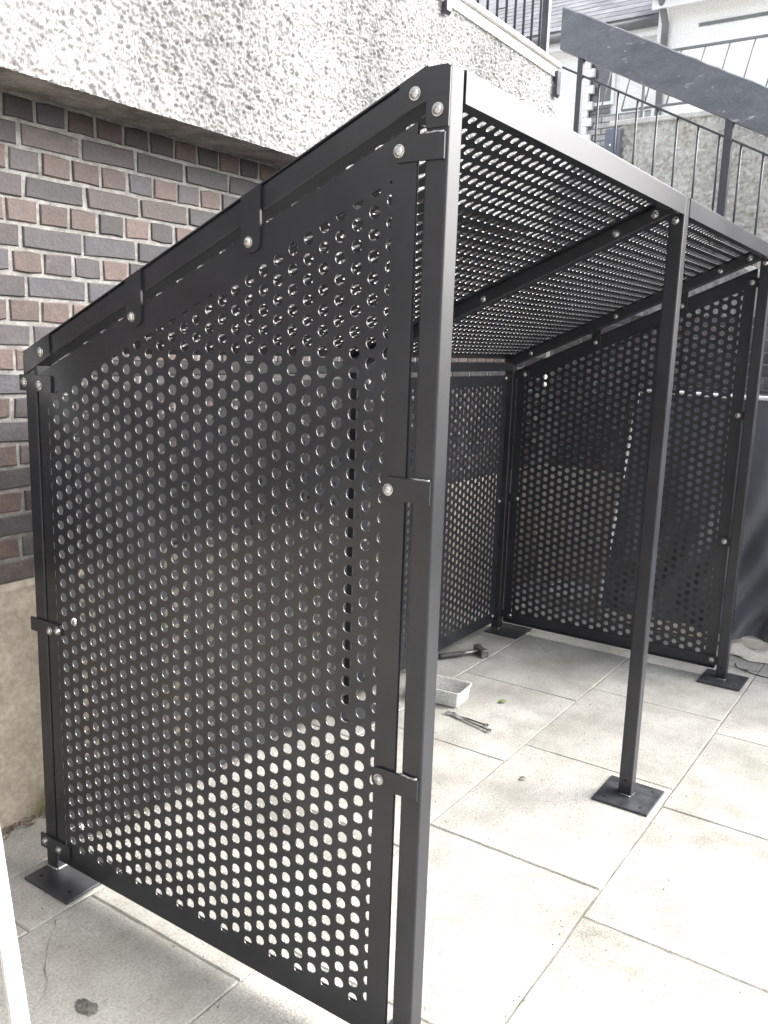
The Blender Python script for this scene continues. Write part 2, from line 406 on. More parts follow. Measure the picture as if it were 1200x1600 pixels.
# overhanging roughcast parapet
YR, ZS, ZT, XE = 1.415, 2.328, 3.235, 3.60
pv, pf = box(-2.6, XE-0.012, YR+0.02, 1.95, ZS+0.03, ZT)
par = obj('parapet_core', (pv, pf), 'roughcast', wall)
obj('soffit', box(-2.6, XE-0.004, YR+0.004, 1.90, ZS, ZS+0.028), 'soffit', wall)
V, F = roughcast_sheet((-0.6, YR, ZS-0.006), (1, 0, 0), (0, 0, 1), (0, -1, 0), XE+0.6, ZT-ZS+0.006, 0.0042, 0.0030)
np_obj('roughcast_face', V, F, 'roughcast', wall)
V, F = roughcast_sheet((XE, YR, ZS), (0, 1, 0), (0, 0, 1), (1, 0, 0), 0.5, ZT-ZS, 0.0075, 0.0042)
np_obj('roughcast_face', V, F, 'roughcast', wall)
obj('smooth_band', box(-2.6, XE+0.006, YR-0.012, 1.95, ZT-0.05, ZT), 'render', wall)
obj('coping', box(-2.6, XE+0.012, YR-0.03, 1.97, ZT+0.001, ZT+0.03, 0.005), 'coping', wall)

# railing along the top of the wall
rail = thing('railing', (2.2, 1.47, ZT+0.03), 'black metal railing with thin upright bars on top of the roughcast wall', 'railing')
YQ = 1.47
obj('top_rail', sweep(rrect(0.04, 0.02, 0.004), (0.4, YQ, 4.22), (3.57, YQ, 4.22)), 'iron', rail)
obj('bottom_rail', sweep(rrect(0.03, 0.012, 0.003), (0.4, YQ, ZT+0.075), (3.55, YQ, ZT+0.075)), 'iron', rail)
bar_me = mesh_of('baluster', *sweep(circle(0.0075, 8), (0, 0, ZT+0.08), (0, 0, 4.21)), 'iron', True)
x = 3.455
while x > 0.5:
    inst('baluster', bar_me, (x, YQ, 0), rail); x -= 0.105
for xp in (3.535, 2.33, 1.1):
    obj('post', sweep(rrect(0.04, 0.04, 0.004), (xp, YQ, ZT+0.025), (xp, YQ, 4.21)), 'iron', rail)
for xp, z0, z1 in ((2.30, 3.135, ZT+0.06), (3.575, 3.075, 3.215)):
    p = obj('fixing_plate', prism([(YR-0.032, z0+0.012), (YR-0.020, z0), (YR-0.014, z0), (YR-0.014, z1), (YR-0.032, z1)], xp-0.022, xp+0.022), 'iron', rail)

# ------------------------------------------------------------------ far end: stair, side walls
XF = 4.20
def ztop(y): return 2.12+0.51*(y-0.33)
swall = thing('stair_side_wall', (XF, 0, 0), 'brick and roughcast side wall of the outdoor stair, behind the far perforated panel', 'wall')
YL, YRT = 1.600, -3.0
def clip_top(zc): return lambda y: min(zc, ztop(y)-0.02)
obj('mortar_bed', prism([(YL, ZB-0.02), (YL, 1.86), (-0.20, 1.84), (-2.2, 0.82), (-2.2, ZB-0.02)][::-1], XF+0.006, XF+0.10), 'mortar', swall)
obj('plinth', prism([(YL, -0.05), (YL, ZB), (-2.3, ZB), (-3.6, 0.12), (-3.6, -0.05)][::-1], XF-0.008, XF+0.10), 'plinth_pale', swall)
bf = {'h': [], 's': []}
for key, w in (('h', 0.101), ('s', 0.212)):
    for _ in range(6):
        v, f = brick_vf(w-0.003, 0.062); bf[key].append(mesh_of('brick', [(y, -x, z) for x, y, z in v], f, 'brick'))
nfar = 0
for k in range(14):
    zc = ZB+(k+0.5)*PITCH
    for yc, hd in course(k, -2.2, YL):
        if zc+0.05 > ztop(yc-0.1): continue
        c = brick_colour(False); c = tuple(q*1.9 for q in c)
        b = inst('brick', random.choice(bf['h' if hd else 's']), (XF+random.uniform(-0.001, 0.001), yc, zc), swall); b.color = (*c, 1)
V, F = roughcast_sheet((XF-0.006, YL, 1.86), (0, -1, 0), (0, 0, 1), (-1, 0, 0), 2.2, 1.0, 0.011, 0.005, clip=lambda V: V[:, 2] < ztop(V[:, 1])-0.005)
np_obj('roughcast_face', V, F, 'roughcast', swall)
obj('roughcast_core', prism([(YL, 1.865), (YL, ztop(YL)-0.015), (-0.17, ztop(-0.17)-0.012)][::-1], XF+0.004, XF+0.10), 'roughcast', swall)
obj('coping', sweep([(-0.06, 0), (0.06, 0), (0.06, 0.03), (-0.06, 0.03)], (XF+0.045, 1.60, ztop(1.60)-0.006), (XF+0.045, -3.0, ztop(-3.0)-0.006)), 'coping', swall)
stairs = tag(bpy.data.objects.new('stairs', None), 'concrete outdoor stair between two side walls', None, kind='structure'); COL.objects.link(stairs); stairs.location = (4.8, 2.0, 0)
y = 2.15; zt = 2.72; i = 0
while zt > 0.1:
    obj('step', box(XF+0.10, 5.295, y-0.335, y, max(zt-0.42, -0.02), zt, 0.006), 'step', stairs); y -= 0.304; zt -= 0.155; i += 1
obj('landing', box(3.66, 5.29, 2.152, 4.9, 2.40, 2.72), 'step', stairs)
obj('landing', box(3.66, XF+0.09, 1.64, 2.15, 2.30, 2.72), 'step', stairs)

wall2 = thing('roughcast_wall', (5.3, 0, 0), 'pale grey roughcast retaining wall seen behind the stair bars', 'wall')
Y2 = 1.70
obj('wall_core', box(5.315, 5.55, -1.6, Y2-0.01, -0.05, 3.30), 'roughcast2', wall2)
V, F = roughcast_sheet((5.30, Y2, 1.2), (0, -1, 0), (0, 0, 1), (-1, 0, 0), 3.3, 2.11, 0.010, 0.0085)
np_obj('roughcast_face', V, F, 'roughcast2', wall2)
obj('coping', box(5.27, 5.58, -1.6, Y2+0.01, 3.302, 3.342, 0.006), 'coping', wall2)
mb = thing('meter_box', (5.28, 1.665, 3.02), 'small dark blue grey box fixed at the end of the roughcast wall', 'box')
obj('body', box(5.20, 5.28, 1.60, 1.71, 3.02, 3.27, 0.006), 'box', mb)
obj('door', box(5.192, 5.199, 1.612, 1.698, 3.035, 3.255, 0.002), 'box', mb)
obj('knob', sweep(circle(0.008, 8), (5.191, 1.655, 3.15), (5.180, 1.655, 3.15)), 'zinc', mb)

# stair balustrade with its broad worn board
bal = thing('stair_balustrade', (4.2, 0.5, 1.9), 'black stair balustrade with broad worn dark handrail board above thin bars', 'balustrade')
XB = 4.20
ya, za = 1.657, 3.665; sl = (3.015-3.665)/(0.349-1.657)
yb = -2.4; zb_ = za+sl*(yb-ya)
bd, bs, bt = frame_axes((0, yb-ya, zb_-za))
# irregular board with worn top edge
nseg = 60; bv, bfc = [], []
for i in range(nseg+1):
    t = i/nseg; yy = ya+(yb-ya)*t; zz = za+(zb_-za)*t
    jt = random.uniform(-0.004, 0.003); jb = random.uniform(-0.002, 0.002)
    H = 0.128
    prof = [(-0.03, -H+jb), (0.03, -H+jb), (0.03, H-0.006+jt), (0.024, H+jt), (-0.022, H+jt), (-0.03, H-0.008+jt)]
    for (a, b_) in prof: bv.append((XB+a, yy, zz+b_))
    if i:
        o0 = (i-1)*6; o1 = i*6
        for k in range(6): bfc.append((o0+k, o0+(k+1) % 6, o1+(k+1) % 6, o1+k))
bfc += [tuple(range(6)), tuple(reversed(range(nseg*6, nseg*6+6)))]
obj('handrail_board', (bv, bfc), 'board', bal)
def zr(y): return za+sl*(y-ya)          # board centre
mid_off = -0.225
obj('mid_rail', sweep(rrect(0.022, 0.012, 0.003), (XB, 1.66, zr(1.66)+mid_off), (XB, yb, zr(yb)+mid_off)), 'iron', bal)
posts = [(1.515, 0.036), (0.555, 0.046), (-0.45, 0.046), (-1.5, 0.046)]
for yp, w in posts:
    obj('post', box(XB-w/2, XB+w/2, yp-w/2, yp+w/2, ztop(yp)-0.0, zr(yp)-0.10), 'iron', bal)
yy = 1.384; k = 0
while yy > -2.3:
    if min(abs(yy-p) for p, _ in posts) > 0.05:
        obj('baluster', sweep(circle(0.0068, 8), (XB, yy, ztop(yy)+0.0), (XB, yy, zr(yy)+mid_off)), 'iron', bal, True)
    yy -= 0.1295; k += 1

# ------------------------------------------------------------------ upper terrace and houses
ter = obj('terrace', join(box(5.56, 40, -1.6, 1.69, 2.9, 3.25), box(5.30, 40, 1.70, 30, 2.3, 2.70), box(-30, 5.29, 4.91, 30, 2.3, 2.70),
                          box(-2.6, 3.65, 1.951, 4.9, 2.3, 2.70)), 'step')
tag(ter, 'raised concrete terrace ground behind the yard walls', None, kind='structure')
KX = 10.0; kf = (KX+1.4581)/(8+1.4581)
def hy(y): return -0.8603+(y+0.8603)*kf
def hz(z): return 1.6229+(z-1.6229)*kf
ha = thing('house', (KX, 5, 2.7), 'white rendered house with toothed quoins and narrow grey window beyond the balustrade', 'house')
yq = hy(3.06); yr_ = hy(2.20); zb0 = 2.70
zE = hz(4.90)
obj('wall', box(KX, KX+5, yq, 12, zb0, zE-0.02), 'render', ha)
obj('wall', box(KX+0.10, KX+5, yr_, yq-0.001, zb0, zE-0.02), 'render', ha)
ZBR = hz(4.115)
# brick base with courses
obj('brick_base', box(KX+0.055, KX+0.099, yr_+0.01, yq-0.002, zb0, ZBR), 'mortar', ha)
hb = [mesh_of('brick', *box(-0.012, 0.02, -0.105, 0.105, -0.031, 0.031, 0.003), 'hbrick') for _ in range(2)]
zz = zb0+0.04; r = 0
while zz < ZBR-0.03:
    yy = yr_+0.12+(0.11 if r % 2 else 0)
    while yy < yq-0.115:
        if zz > 3.6: inst('brick', random.choice(hb), (KX+0.05, yy, zz), ha)
        yy += 0.222
    zz += 0.074; r += 1
# toothed quoin
qz = hz(3.6); i = 0
while qz < hz(4.72):
    w = 0.13 if i % 2 else 0.07
    obj('quoin', box(KX-0.012, KX+0.05, yq-w, yq+0.02, qz, qz+0.098, 0.004), 'render', ha); qz += 0.1; i += 1
wy0, wy1 = hy(2.775), hy(3.045); wz0, wz1 = hz(4.255), hz(4.72)
win = obj('window', join(box(KX+0.06, KX+0.099, wy0-0.04, wy0, wz0-0.04, wz1+0.04), box(KX+0.06, KX+0.099, wy1, wy1+0.012, wz0-0.04, wz1+0.04),
                         box(KX+0.06, KX+0.099, wy0, wy1, wz0-0.04, wz0), box(KX+0.06, KX+0.099, wy0, wy1, wz1, wz1+0.04)), 'white', ha)
obj('pane', box(KX+0.07, KX+0.08, wy0+0.001, wy1-0.001, wz0+0.001, wz1-0.001), 'glass', win)
for zc in (4.205, 4.155):
    obj('vent_slot', box(KX+0.065, KX+0.099, hy(2.78), hy(3.04), hz(zc-0.017), hz(zc+0.017)), 'gutter', ha)
roof = obj('roof', prism([(KX-0.25, zE+0.05), (KX+4.5, zE+3.0), (KX+4.5, zE+2.9), (KX-0.22, zE-0.02)], yr_+0.02, 12, 1), 'slate', ha)
sl_me = mesh_of('slate', *box(-0.01, 0.30, -0.148, 0.148, 0.0, 0.008), 'slate')
ang = math.atan2(2.95, 4.75)
for rr_ in range(10):
    yy = yr_+0.2+(0.15 if rr_ % 2 else 0)
    while yy < 6:
        s = inst('slate', sl_me, (KX-0.25+rr_*0.24*math.cos(ang), yy, zE+0.056+rr_*0.24*math.sin(ang)+0.004), roof, (0, -ang+0.02, 0)); yy += 0.30
obj('fascia', box(KX-0.20, KX-0.17, yr_+0.02, 12, zE-0.16, zE-0.021), 'white', roof)
obj('gutter', sweep(circle(0.055, 10), (KX-0.262, yr_+0.03, zE-0.03), (KX-0.262, 12, zE-0.03)), 'gutter', roof, True)
hbh = thing('house', (KX-0.6, -2, 2.7), 'bright white rendered house with grey eaves gutter and downpipe at the top right corner', 'house')
XH = KX-0.45; zH = hz(4.97)
obj('wall', box(XH, XH+5, -0.2, yr_-0.02, zb0, zH), 'render', hbh)
rb = obj('roof', prism([(XH-0.3, zH+0.06), (XH+4.5, zH+2.6), (XH+4.5, zH+2.5), (XH-0.27, zH+0.001)], -0.3, yr_+0.0, 1), 'slate', hbh)
obj('gutter', sweep(circle(0.06, 10), (XH-0.33, -0.3, zH+0.03), (XH-0.33, yr_+0.0, zH+0.03)), 'gutter', rb, True)
obj('fascia', box(XH-0.25, XH-0.22, -0.3, yr_-0.01, zH-0.14, zH), 'white', rb)
obj('downpipe', tube_path([(XH-0.30, yr_-0.12, zH), (XH-0.2, yr_-0.12, zH-0.12), (XH-0.05, yr_-0.12, zH-0.25), (XH-0.05, yr_-0.12, zb0)], 0.04, 10, (0, 1, 0)), 'gutter', hbh, True)
obj('wall_band', box(XH-0.015, XH, -0.2, yr_-0.5, hz(4.70), hz(4.73)), 'gutter', hbh)
# low ramp railing on the upper terrace
XR = 7.0; kr = (XR+1.4581)/(8+1.4581)
ry = lambda y: -0.8603+(y+0.8603)*kr
rz = lambda z: 1.6229+(z-1.6229)*kr
rr2 = thing('ramp_railing', (XR, 1.5, 3.25), 'thin grey railing with slanting bars on the upper terrace behind the board', 'railing')
obj('top_rail', sweep(circle(0.014, 8), (XR, ry(2.75), rz(4.645)), (XR, -1.5, rz(4.645))), 'gutter', rr2, True)
obj('bottom_rail', sweep(circle(0.012, 8), (XR, ry(2.62), rz(4.13)), (XR, -1.5, rz(4.13))), 'gutter', rr2, True)
yy = ry(2.75); k = 0
while yy > -1.4:
    obj('bar', sweep(circle(0.007, 6), (XR, yy, rz(4.645)), (XR, yy+0.10, rz(4.13))), 'gutter', rr2, True); yy -= 0.21; k += 1
for yp in (ry(2.40), 0.2, -1.45):
    obj('post', sweep(circle(0.02, 8), (XR, yp, 2.70 if yp > 1.69 else 3.25), (XR, yp, rz(4.645))), 'gutter', rr2, True)

# ------------------------------------------------------------------ the shelter
SH = thing('bike_shelter', (0, 0, 0), 'black perforated steel lean-to shelter open at the front, standing on pale flags', 'shelter')
L1, L2, D, W = 1.528, 2.983, 1.329, 0.05
SLOPE = -0.434; ANG = math.atan(-SLOPE)
def T(y): return 2.122+SLOPE*(y-0.06)     # top of rafters

def dome_bolt(rw=0.0125, rd=0.0098, hd=0.0072):
    n = 14; V = []; F = []
    rings = [(rw, 0), (rw, 0.0018), (rd, 0.0019), (rd*0.97, hd*0.45+0.0018), (rd*0.78, hd*0.8+0.0018), (rd*0.45, hd+0.0018), (rd*0.40, hd*0.55+0.0018)]
    for r, h in rings:
        for q in circle(r, n): V.append((q[0], q[1], h))
    for i in range(len(rings)-1):
        for k in range(n): F.append((i*n+k, i*n+(k+1) % n, (i+1)*n+(k+1) % n, (i+1)*n+k))
    F.append(tuple(range((len(rings)-1)*n, len(rings)*n)))
    return V, F
BOLT = mesh_of('bolt', *dome_bolt(), 'zinc', False)
BROT = {'-x': (0, -math.pi/2, 0), '+x': (0, math.pi/2, 0), '-y': (math.pi/2, 0, 0)}
def bolt(loc, ax, parent):
    o = inst('bolt', BOLT, loc, parent)
    e = BROT[ax]
    o.rotation_euler = e
    return o

def perf_mesh(name, outline, inner, u0, v0, du, dv, r, t, fn, m='paint'):
    """perforated plate: outline and inner are convex CCW polygons in (u,v); fn maps (u,v,w) to xyz, w=0 outer face, -t inner"""
    def edges(poly): return [(poly[i], poly[(i+1) % len(poly)]) for i in range(len(poly))]
    EO = edges(outline); EI = edges(inner)
    def sd(E, p): # min signed distance to the edges (positive inside)
        return min(((b[0]-a[0])*(p[1]-a[1])-(b[1]-a[1])*(p[0]-a[0]))/math.hypot(b[0]-a[0], b[1]-a[1]) for a, b in E)
    def clip(poly):
        for a, b in EO:
            out = []; n = len(poly)
            if not n: return poly
            d = [(b[0]-a[0])*(p[1]-a[1])-(b[1]-a[1])*(p[0]-a[0]) for p in poly]
            for i in range(n):
                p, q = poly[i], poly[(i+1) % n]; dp, dq = d[i], d[(i+1) % n]
                if dp >= 0: out.append(p)
                if (dp >= 0) != (dq >= 0):
                    s = dp/(dp-dq); out.append((p[0]+s*(q[0]-p[0]), p[1]+s*(q[1]-p[1])))
            poly = out
        return poly
    us = [p[0] for p in outline]; vs = [p[1] for p in outline]
    hw, hh = du/2, dv/2
    bnd = [(-hw, -hh), (-hw/2, -hh), (0, -hh), (hw/2, -hh), (hw, -hh), (hw, -hh/2), (hw, 0), (hw, hh/2), (hw, hh), (hw/2, hh), (0, hh), (-hw/2, hh),
           (-hw, hh), (-hw, hh/2), (-hw, 0), (-hw, -hh/2)]
    hol = [(p[0]/math.hypot(*p)*r, p[1]/math.hypot(*p)*r) for p in bnd]
    V = []; F = []
    def addpoly(poly):
        n = len(poly); b = len(V)
        for p in poly: V.append(fn(p[0], p[1], 0))
        for p in poly: V.append(fn(p[0], p[1], -t))
        F.append(tuple(range(b, b+n))); F.append(tuple(reversed(range(b+n, b+2*n))))
    RIM = []
    def plug(H):
        done = []
        for a, b in EI:
            def dd(p, a=a, b=b): return ((b[0]-a[0])*(p[1]-a[1])-(b[1]-a[1])*(p[0]-a[0]))
            if min(dd(p) for p in H) >= 0: continue
            poly = list(H)
            for fn_ in [lambda p: -dd(p)]+done:
                out = []; n = len(poly)
                for i in range(n):
                    p, q = poly[i], poly[(i+1) % n]; dp, dq = fn_(p), fn_(q)
                    if dp >= 0: out.append(p)
                    if (dp >= 0) != (dq >= 0):
                        s = dp/(dp-dq); out.append((p[0]+s*(q[0]-p[0]), p[1]+s*(q[1]-p[1])))
                poly = out
                if len(poly) < 3: break
            if len(poly) >= 3:
                bb = len(V); n = len(poly)
                for w in (-0.00015, -t):
                    for p in poly: V.append(fn(p[0], p[1], w))
                F.append(tuple(range(bb, bb+n))); F.append(tuple(reversed(range(bb+n, bb+2*n))))
                for i in range(n): F.append((bb+i, bb+n+i, bb+n+(i+1) % n, bb+(i+1) % n))
            done.append(dd)
    i0 = math.floor((min(us)-u0)/du)-1; i1 = math.ceil((max(us)-u0)/du)+1
    for i in range(i0, i1+1):
        cu = u0+i*du; off = v0+(dv/2 if i % 2 else 0)
        j0 = math.floor((min(vs)-off)/dv)-1; j1 = math.ceil((max(vs)-off)/dv)+1
        for j in range(j0, j1+1):
            cv = off+j*dv
            s = sd(EO, (cu, cv))
            if s < -hw*1.5: continue
            has = sd(EI, (cu, cv)) > -r*0.80
            full = s > math.hypot(hw, hh)
            if has and s < r+0.002: has = False
            if not has:
                poly = [(cu-hw, cv-hh), (cu+hw, cv-hh), (cu+hw, cv+hh), (cu-hw, cv+hh)]
                if not full: poly = clip(poly)
                if len(poly) >= 3: addpoly(poly)
                continue
            B = [(cu+p[0], cv+p[1]) for p in bnd]; H = [(cu+p[0], cv+p[1]) for p in hol]
            if full:
                b = len(V)
                for w in (0, -t):
                    for p in B: V.append(fn(p[0], p[1], w))
                    for p in H: V.append(fn(p[0], p[1], w))
                plug(H)
                for k in range(16):
                    k2 = (k+1) % 16
                    F.append((b+k, b+k2, b+16+k2, b+16+k)); F.append((b+32+k2, b+32+k, b+48+k, b+48+k2))
                    RIM.append(len(F)); F.append((b+16+k, b+16+k2, b+48+k2, b+48+k))
            else:
                for k in range(16):
                    k2 = (k+1) % 16
                    poly = clip([B[k], B[k2], H[k2], H[k]])
                    if len(poly) >= 3: addpoly(poly)
                b = len(V)
                for w in (0, -t):
                    for p in H: V.append(fn(p[0], p[1], w))
                for k in range(16): RIM.append(len(F)); F.append((b+k, b+(k+1) % 16, b+16+(k+1) % 16, b+16+k))
                plug(H)
    n = len(outline); b = len(V)
    for w in (0, -t):
        for p in outline: V.append(fn(p[0], p[1], w))
    for k in range(n): F.append((b+k, b+n+k, b+n+(k+1) % n, b+(k+1) % n))
    me = mesh_of(name, V, F, m); me.materials.append(M['rim'])
    mi = np.zeros(len(F), np.int32); mi[RIM] = 1; me.polygons.foreach_set('material_index', mi)
    return me

TH = 0.003; HR = 0.0132; DU = 0.0413; DV = 0.0418
def add_mesh(name, me, parent):
    o = bpy.data.objects.new(name, me); COL.objects.link(o); o.parent = parent; return o
def post(x, y, ztop_f, ztop_b, px0, px1, py0, py1, label=None):
    """square post with slanted top, its base plate and welds"""
    prof = [(x+W/2+a, y+W/2+b) for a, b in rrect(W, W, 0.005)]
    n = len(prof)
    top = lambda yy: ztop_f+(ztop_b-ztop_f)*(yy-y)/W
    V = [(a, b, 0.010) for a, b in prof]+[(a, b, top(b)) for a, b in prof]
    F = [(i, (i+1) % n, n+(i+1) % n, n+i) for i in range(n)]+[tuple(range(n, 2*n))]
    p = obj('post', (V, F), 'paint', SH)
    bp = obj('base_plate', box(px0, px1, py0, py1, 0.0015, 0.0105, 0.0012), 'plate', p)
    for ix in (0, 1):
        for iy in (0, 1):
            hx = px0+0.035+ix*(px1-px0-0.07); hy_ = py0+0.035+iy*(py1-py0-0.07)
            if abs(hx-x-W/2) < 0.035 and abs(hy_-y-W/2) < 0.035: continue
            obj('bolt_hole', sweep(circle(0.0065, 10), (hx, hy_, 0.0106), (hx, hy_, 0.0111)), 'crack_dark', p)
    # weld bead round the foot
    for a, b_, nn in (((x-0.001, y, 0.0125), (x-0.001, y+W*0.9, 0.0125), 7), ((x, y-0.001, 0.0125), (x+W*0.9, y-0.001, 0.0125), 7)):
        pts = [Vector(a).lerp(Vector(b_), k/nn)+Vector((random.uniform(-.001, .001), random.uniform(-.001, .001), random.uniform(-.0008, .0008))) for k in range(nn+1)]
        obj('weld_bead', tube_path(pts, [random.uniform(0.0022, 0.0042) for _ in pts], 6), 'weld' if random.random() < .75 else 'plate', p, True)
    # drain hole near foot on the near face
    obj('drain_hole', sweep(circle(0.005, 10), (x-0.0006, y+W/2, 0.07), (x-0.0001, y+W/2, 0.07)), 'crack_dark', p)
    return p
M['crack_dark'] = mat('hole_dark', (0.004, 0.004, 0.004), rough=0.9, bump=0)
front = [0.0, L1, L2]; back = [0.0, 1.505, L2]
for x in front:
    post(x, 0.0, 2.1245, 2.1245, x-0.088, x+0.125, -0.088, 0.118)
for x in back:
    post(x, D-W, T(D-W)-0.056, T(D)-0.056, x-0.08, x+0.13, D-0.205, D-0.001)
# rafters
def rafter(x):
    c = 0.025/math.cos(ANG)
    y0, y1 = 0.051, D
    prof = rrect(W, W, 0.005)
    return obj('rafter', sweep(prof, (x+W/2, y0-0.0, T(y0)-c), (x+W/2, y1, T(y1)-c)), 'paint', SH)
raf = {x: rafter(x+(0.0012 if x == 0 else 0)) for x in front}
# back rails between back posts
for xa, xb in ((W, 1.505), (1.555, L2)):
    obj('back_rail', sweep(rrect(W-0.002, 0.047, 0.005), (xa+0.001, D-W/2, 1.5285), (xb-0.001, D-W/2, 1.5285)), 'paint', SH)
# near corner gusset that ties rafter and post
g = obj('corner_gusset', prism([(0.0, 2.02), (0.049, 2.02), (0.049, 2.068), (0.11, T(0.11)-0.054), (0.11, T(0.11)), (0.062, 2.1225), (0.045, 2.1262), (0.006, 2.1262), (0.0, 2.121)], -0.0032, -0.0002), 'paint', SH)
bolt((-0.0032, 0.074, 2.083), '-x', g); bolt((-0.0032, 0.0235, 2.050), '-x', g)
g = obj('corner_gusset', prism([(1.21, T(1.21)-0.055), (1.21, T(1.21)), (1.322, T(1.322)), (1.329, T(1.329)-0.01), (1.329, T(1.329)-0.062)][::-1], -0.0032, -0.0002), 'paint', SH)
bolt((-0.0032, 1.247, 1.576), '-x', g)

# end panels
yi0, yi1, zi0 = 0.121, 1.228, 0.112
yo0, yo1, zo0 = 0.067, 1.268, 0.050
ptop = lambda y: 2.037+SLOPE*(y-0.06)
outl = [(yo0, zo0), (yo1, zo0), (yo1, ptop(yo1)), (yo0, ptop(yo0))]
itop = lambda y: ptop(y)-0.076
innr = [(yi0, zi0), (yi1, zi0), (yi1, itop(yi1)), (yi0, itop(yi0))]
def end_panel(x, sgn, label):
    """sgn -1: outer face looks to -x"""
    fn = (lambda u, v, w: (x-sgn*w, u, v))
    me = perf_mesh('perforated_panel', outl, innr, 0.160, 0.749-18*DV, DU, DV, HR, TH, fn)
    p = add_mesh('perforated_panel', me, SH); p['label'] = label
    xi = x-sgn*(TH+0.0008); xj = x-sgn*(TH+0.0040)
    a, b = min(xi, xj), max(xi, xj)
    obj('frame_bar', prism([(yo0+0.001, zo0+0.001), (yo1-0.001, zo0+0.001), (yi1, zi0), (yi0, zi0)][::-1], a, b), 'paint', p)
    obj('frame_bar', prism([(yi0, zi0), (yi0, itop(yi0)), (yo0+0.001, ptop(yo0)-0.001), (yo0+0.001, zo0+0.001)][::-1], a, b), 'paint', p)
    obj('frame_bar', prism([(yo1-0.001, zo0+0.001), (yo1-0.001, ptop(yo1)-0.001), (yi1, itop(yi1)), (yi1, zi0)][::-1], a, b), 'paint', p)
    obj('frame_bar', prism([(yi0, itop(yi0)), (yi1, itop(yi1)), (yo1-0.001, ptop(yo1)-0.001), (yo0+0.001, ptop(yo0)-0.001)][::-1], a, b), 'paint', p)
    # folded return flange
    xk = x-sgn*0.024; a2, b2 = min(xj, xk), max(xj, xk)
    for (ua, va, ub, vb) in ((yo0+0.001, zo0+0.001, yo1-0.001, zo0+0.001), (yo0+0.001, ptop(yo0)-0.004, yo1-0.001, ptop(yo1)-0.004)):
        obj('return_flange', prism([(ua, va), (ub, vb), (ub, vb+0.003), (ua, va+0.003)][::-1], a2, b2), 'paint', p)
    for ua in (yo1-0.004,):
        obj('return_flange', box(a2, b2, ua, ua+0.003, zo0+0.005, ptop(ua)-0.012), 'paint', p)
    return p
end_panel(0.0025, -1, 'near end panel of round holes')
end_panel(L2+W-0.0005, 1, 'far end panel of round holes')
def rounded_tab(y0, y1, z0, z1, r, left=True):
    """outline in (y,z) with the y1 end rounded"""
    p = [(y0, z0), (y1-r, z0)]
    for k in range(1, 6): a = math.radians(-90+90*k/5); p.append((y1-r+r*math.cos(a), z0+r+r*math.sin(a)))
    for k in range(0, 6): a = math.radians(90*k/5); p.append((y1-r+r*math.cos(a), z1-r+r*math.sin(a)))
    p.append((y0, z1)); return p
# tabs from the near front post to the near panel
for zc in (1.987, 1.338, 0.700):
    t_ = obj('bracket', prism(rounded_tab(0.005, 0.122, zc-0.0235, zc+0.0235, 0.018), -0.0065, -0.0004), 'paint', SH)
    bolt((-0.0065, 0.103, zc-0.003), '-x', t_)
    pts = [Vector((-0.0045, 0.008+0.007*k, zc+0.0245+random.uniform(-.0008, .0012))) for k in range(7)]
    obj('weld_bead', tube_path(pts, [random.uniform(0.0016, 0.0032) for _ in pts], 6), 'weld', t_, True)
# tabs at the near back post
for zc, h in ((1.490, 0.022), (0.790, 0.020), (0.095, 0.022)):
    t_ = obj('bracket', prism([(1.205, zc-h), (1.345, zc-h), (1.345, zc+h), (1.205, zc+h)], -0.0065, -0.0004), 'paint', SH)
    bolt((-0.0065, 1.255, zc-0.004), '-x', t_)
    bolt((-0.0065, 1.322, zc+0.001) if zc != 0.79 else (-0.0065, 1.218, zc+0.003), '-x', t_)
# hooks from the rafter over the panel top
for yh, zb2, yb2, zbolt in ((0.455, 1.812, 0.487, 1.833), (0.838, 1.650, 0.872, 1.671)):
    pl = [(yh, T(yh)), (yh, zb2+0.02)]
    for k in range(1, 9):
        a = math.radians(180+180*k/9); pl.append((yh+0.028+0.028*math.cos(a), zb2+0.02+0.022*math.sin(a)))
    pl += [(yh+0.056, zb2+0.02), (yh+0.056, T(yh+0.056))]
    t_ = obj('hook_plate', prism(pl, -0.0068, -0.0004), 'paint', SH)
    bolt((-0.0068, yb2, zbolt), '-x', t_)
# inner tabs at the far panel
xf_ = L2+W-0.012
for zc in (1.968, 1.342, 0.714, 0.091):
    t_ = obj('bracket', box(xf_-0.006, xf_, 0.045, 0.115, zc-0.022, zc+0.022, 0.001), 'paint', SH); bolt((xf_-0.006, 0.083, zc), '-x', t_)
for zc in (1.489, 0.789, 0.096):
    t_ = obj('bracket', box(xf_-0.006, xf_, 1.200, 1.282, zc-0.022, zc+0.022, 0.001), 'paint', SH); bolt((xf_-0.006, 1.224, zc), '-x', t_)
for yh in (0.40, 0.83):
    t_ = obj('hook_plate', box(xf_-0.006, xf_, yh-0.024, yh+0.024, ptop(yh)-0.05, T(yh)-0.045, 0.001), 'paint', SH); bolt((xf_-0.006, yh, ptop(yh)-0.03), '-x', t_)
# bolts along the inner rafters and at post tops
for x in (L1, L2):
    for yy_, zz_ in ((0.225, 2.042-0.012), (0.72, 1.834-0.015), (1.18, 1.612), (0.097, 2.080)):
        bolt((x, yy_, T(yy_)-0.030), '-x', raf[x])
    bolt((x-0.0005, 0.027, 2.053), '-x', raf[x])
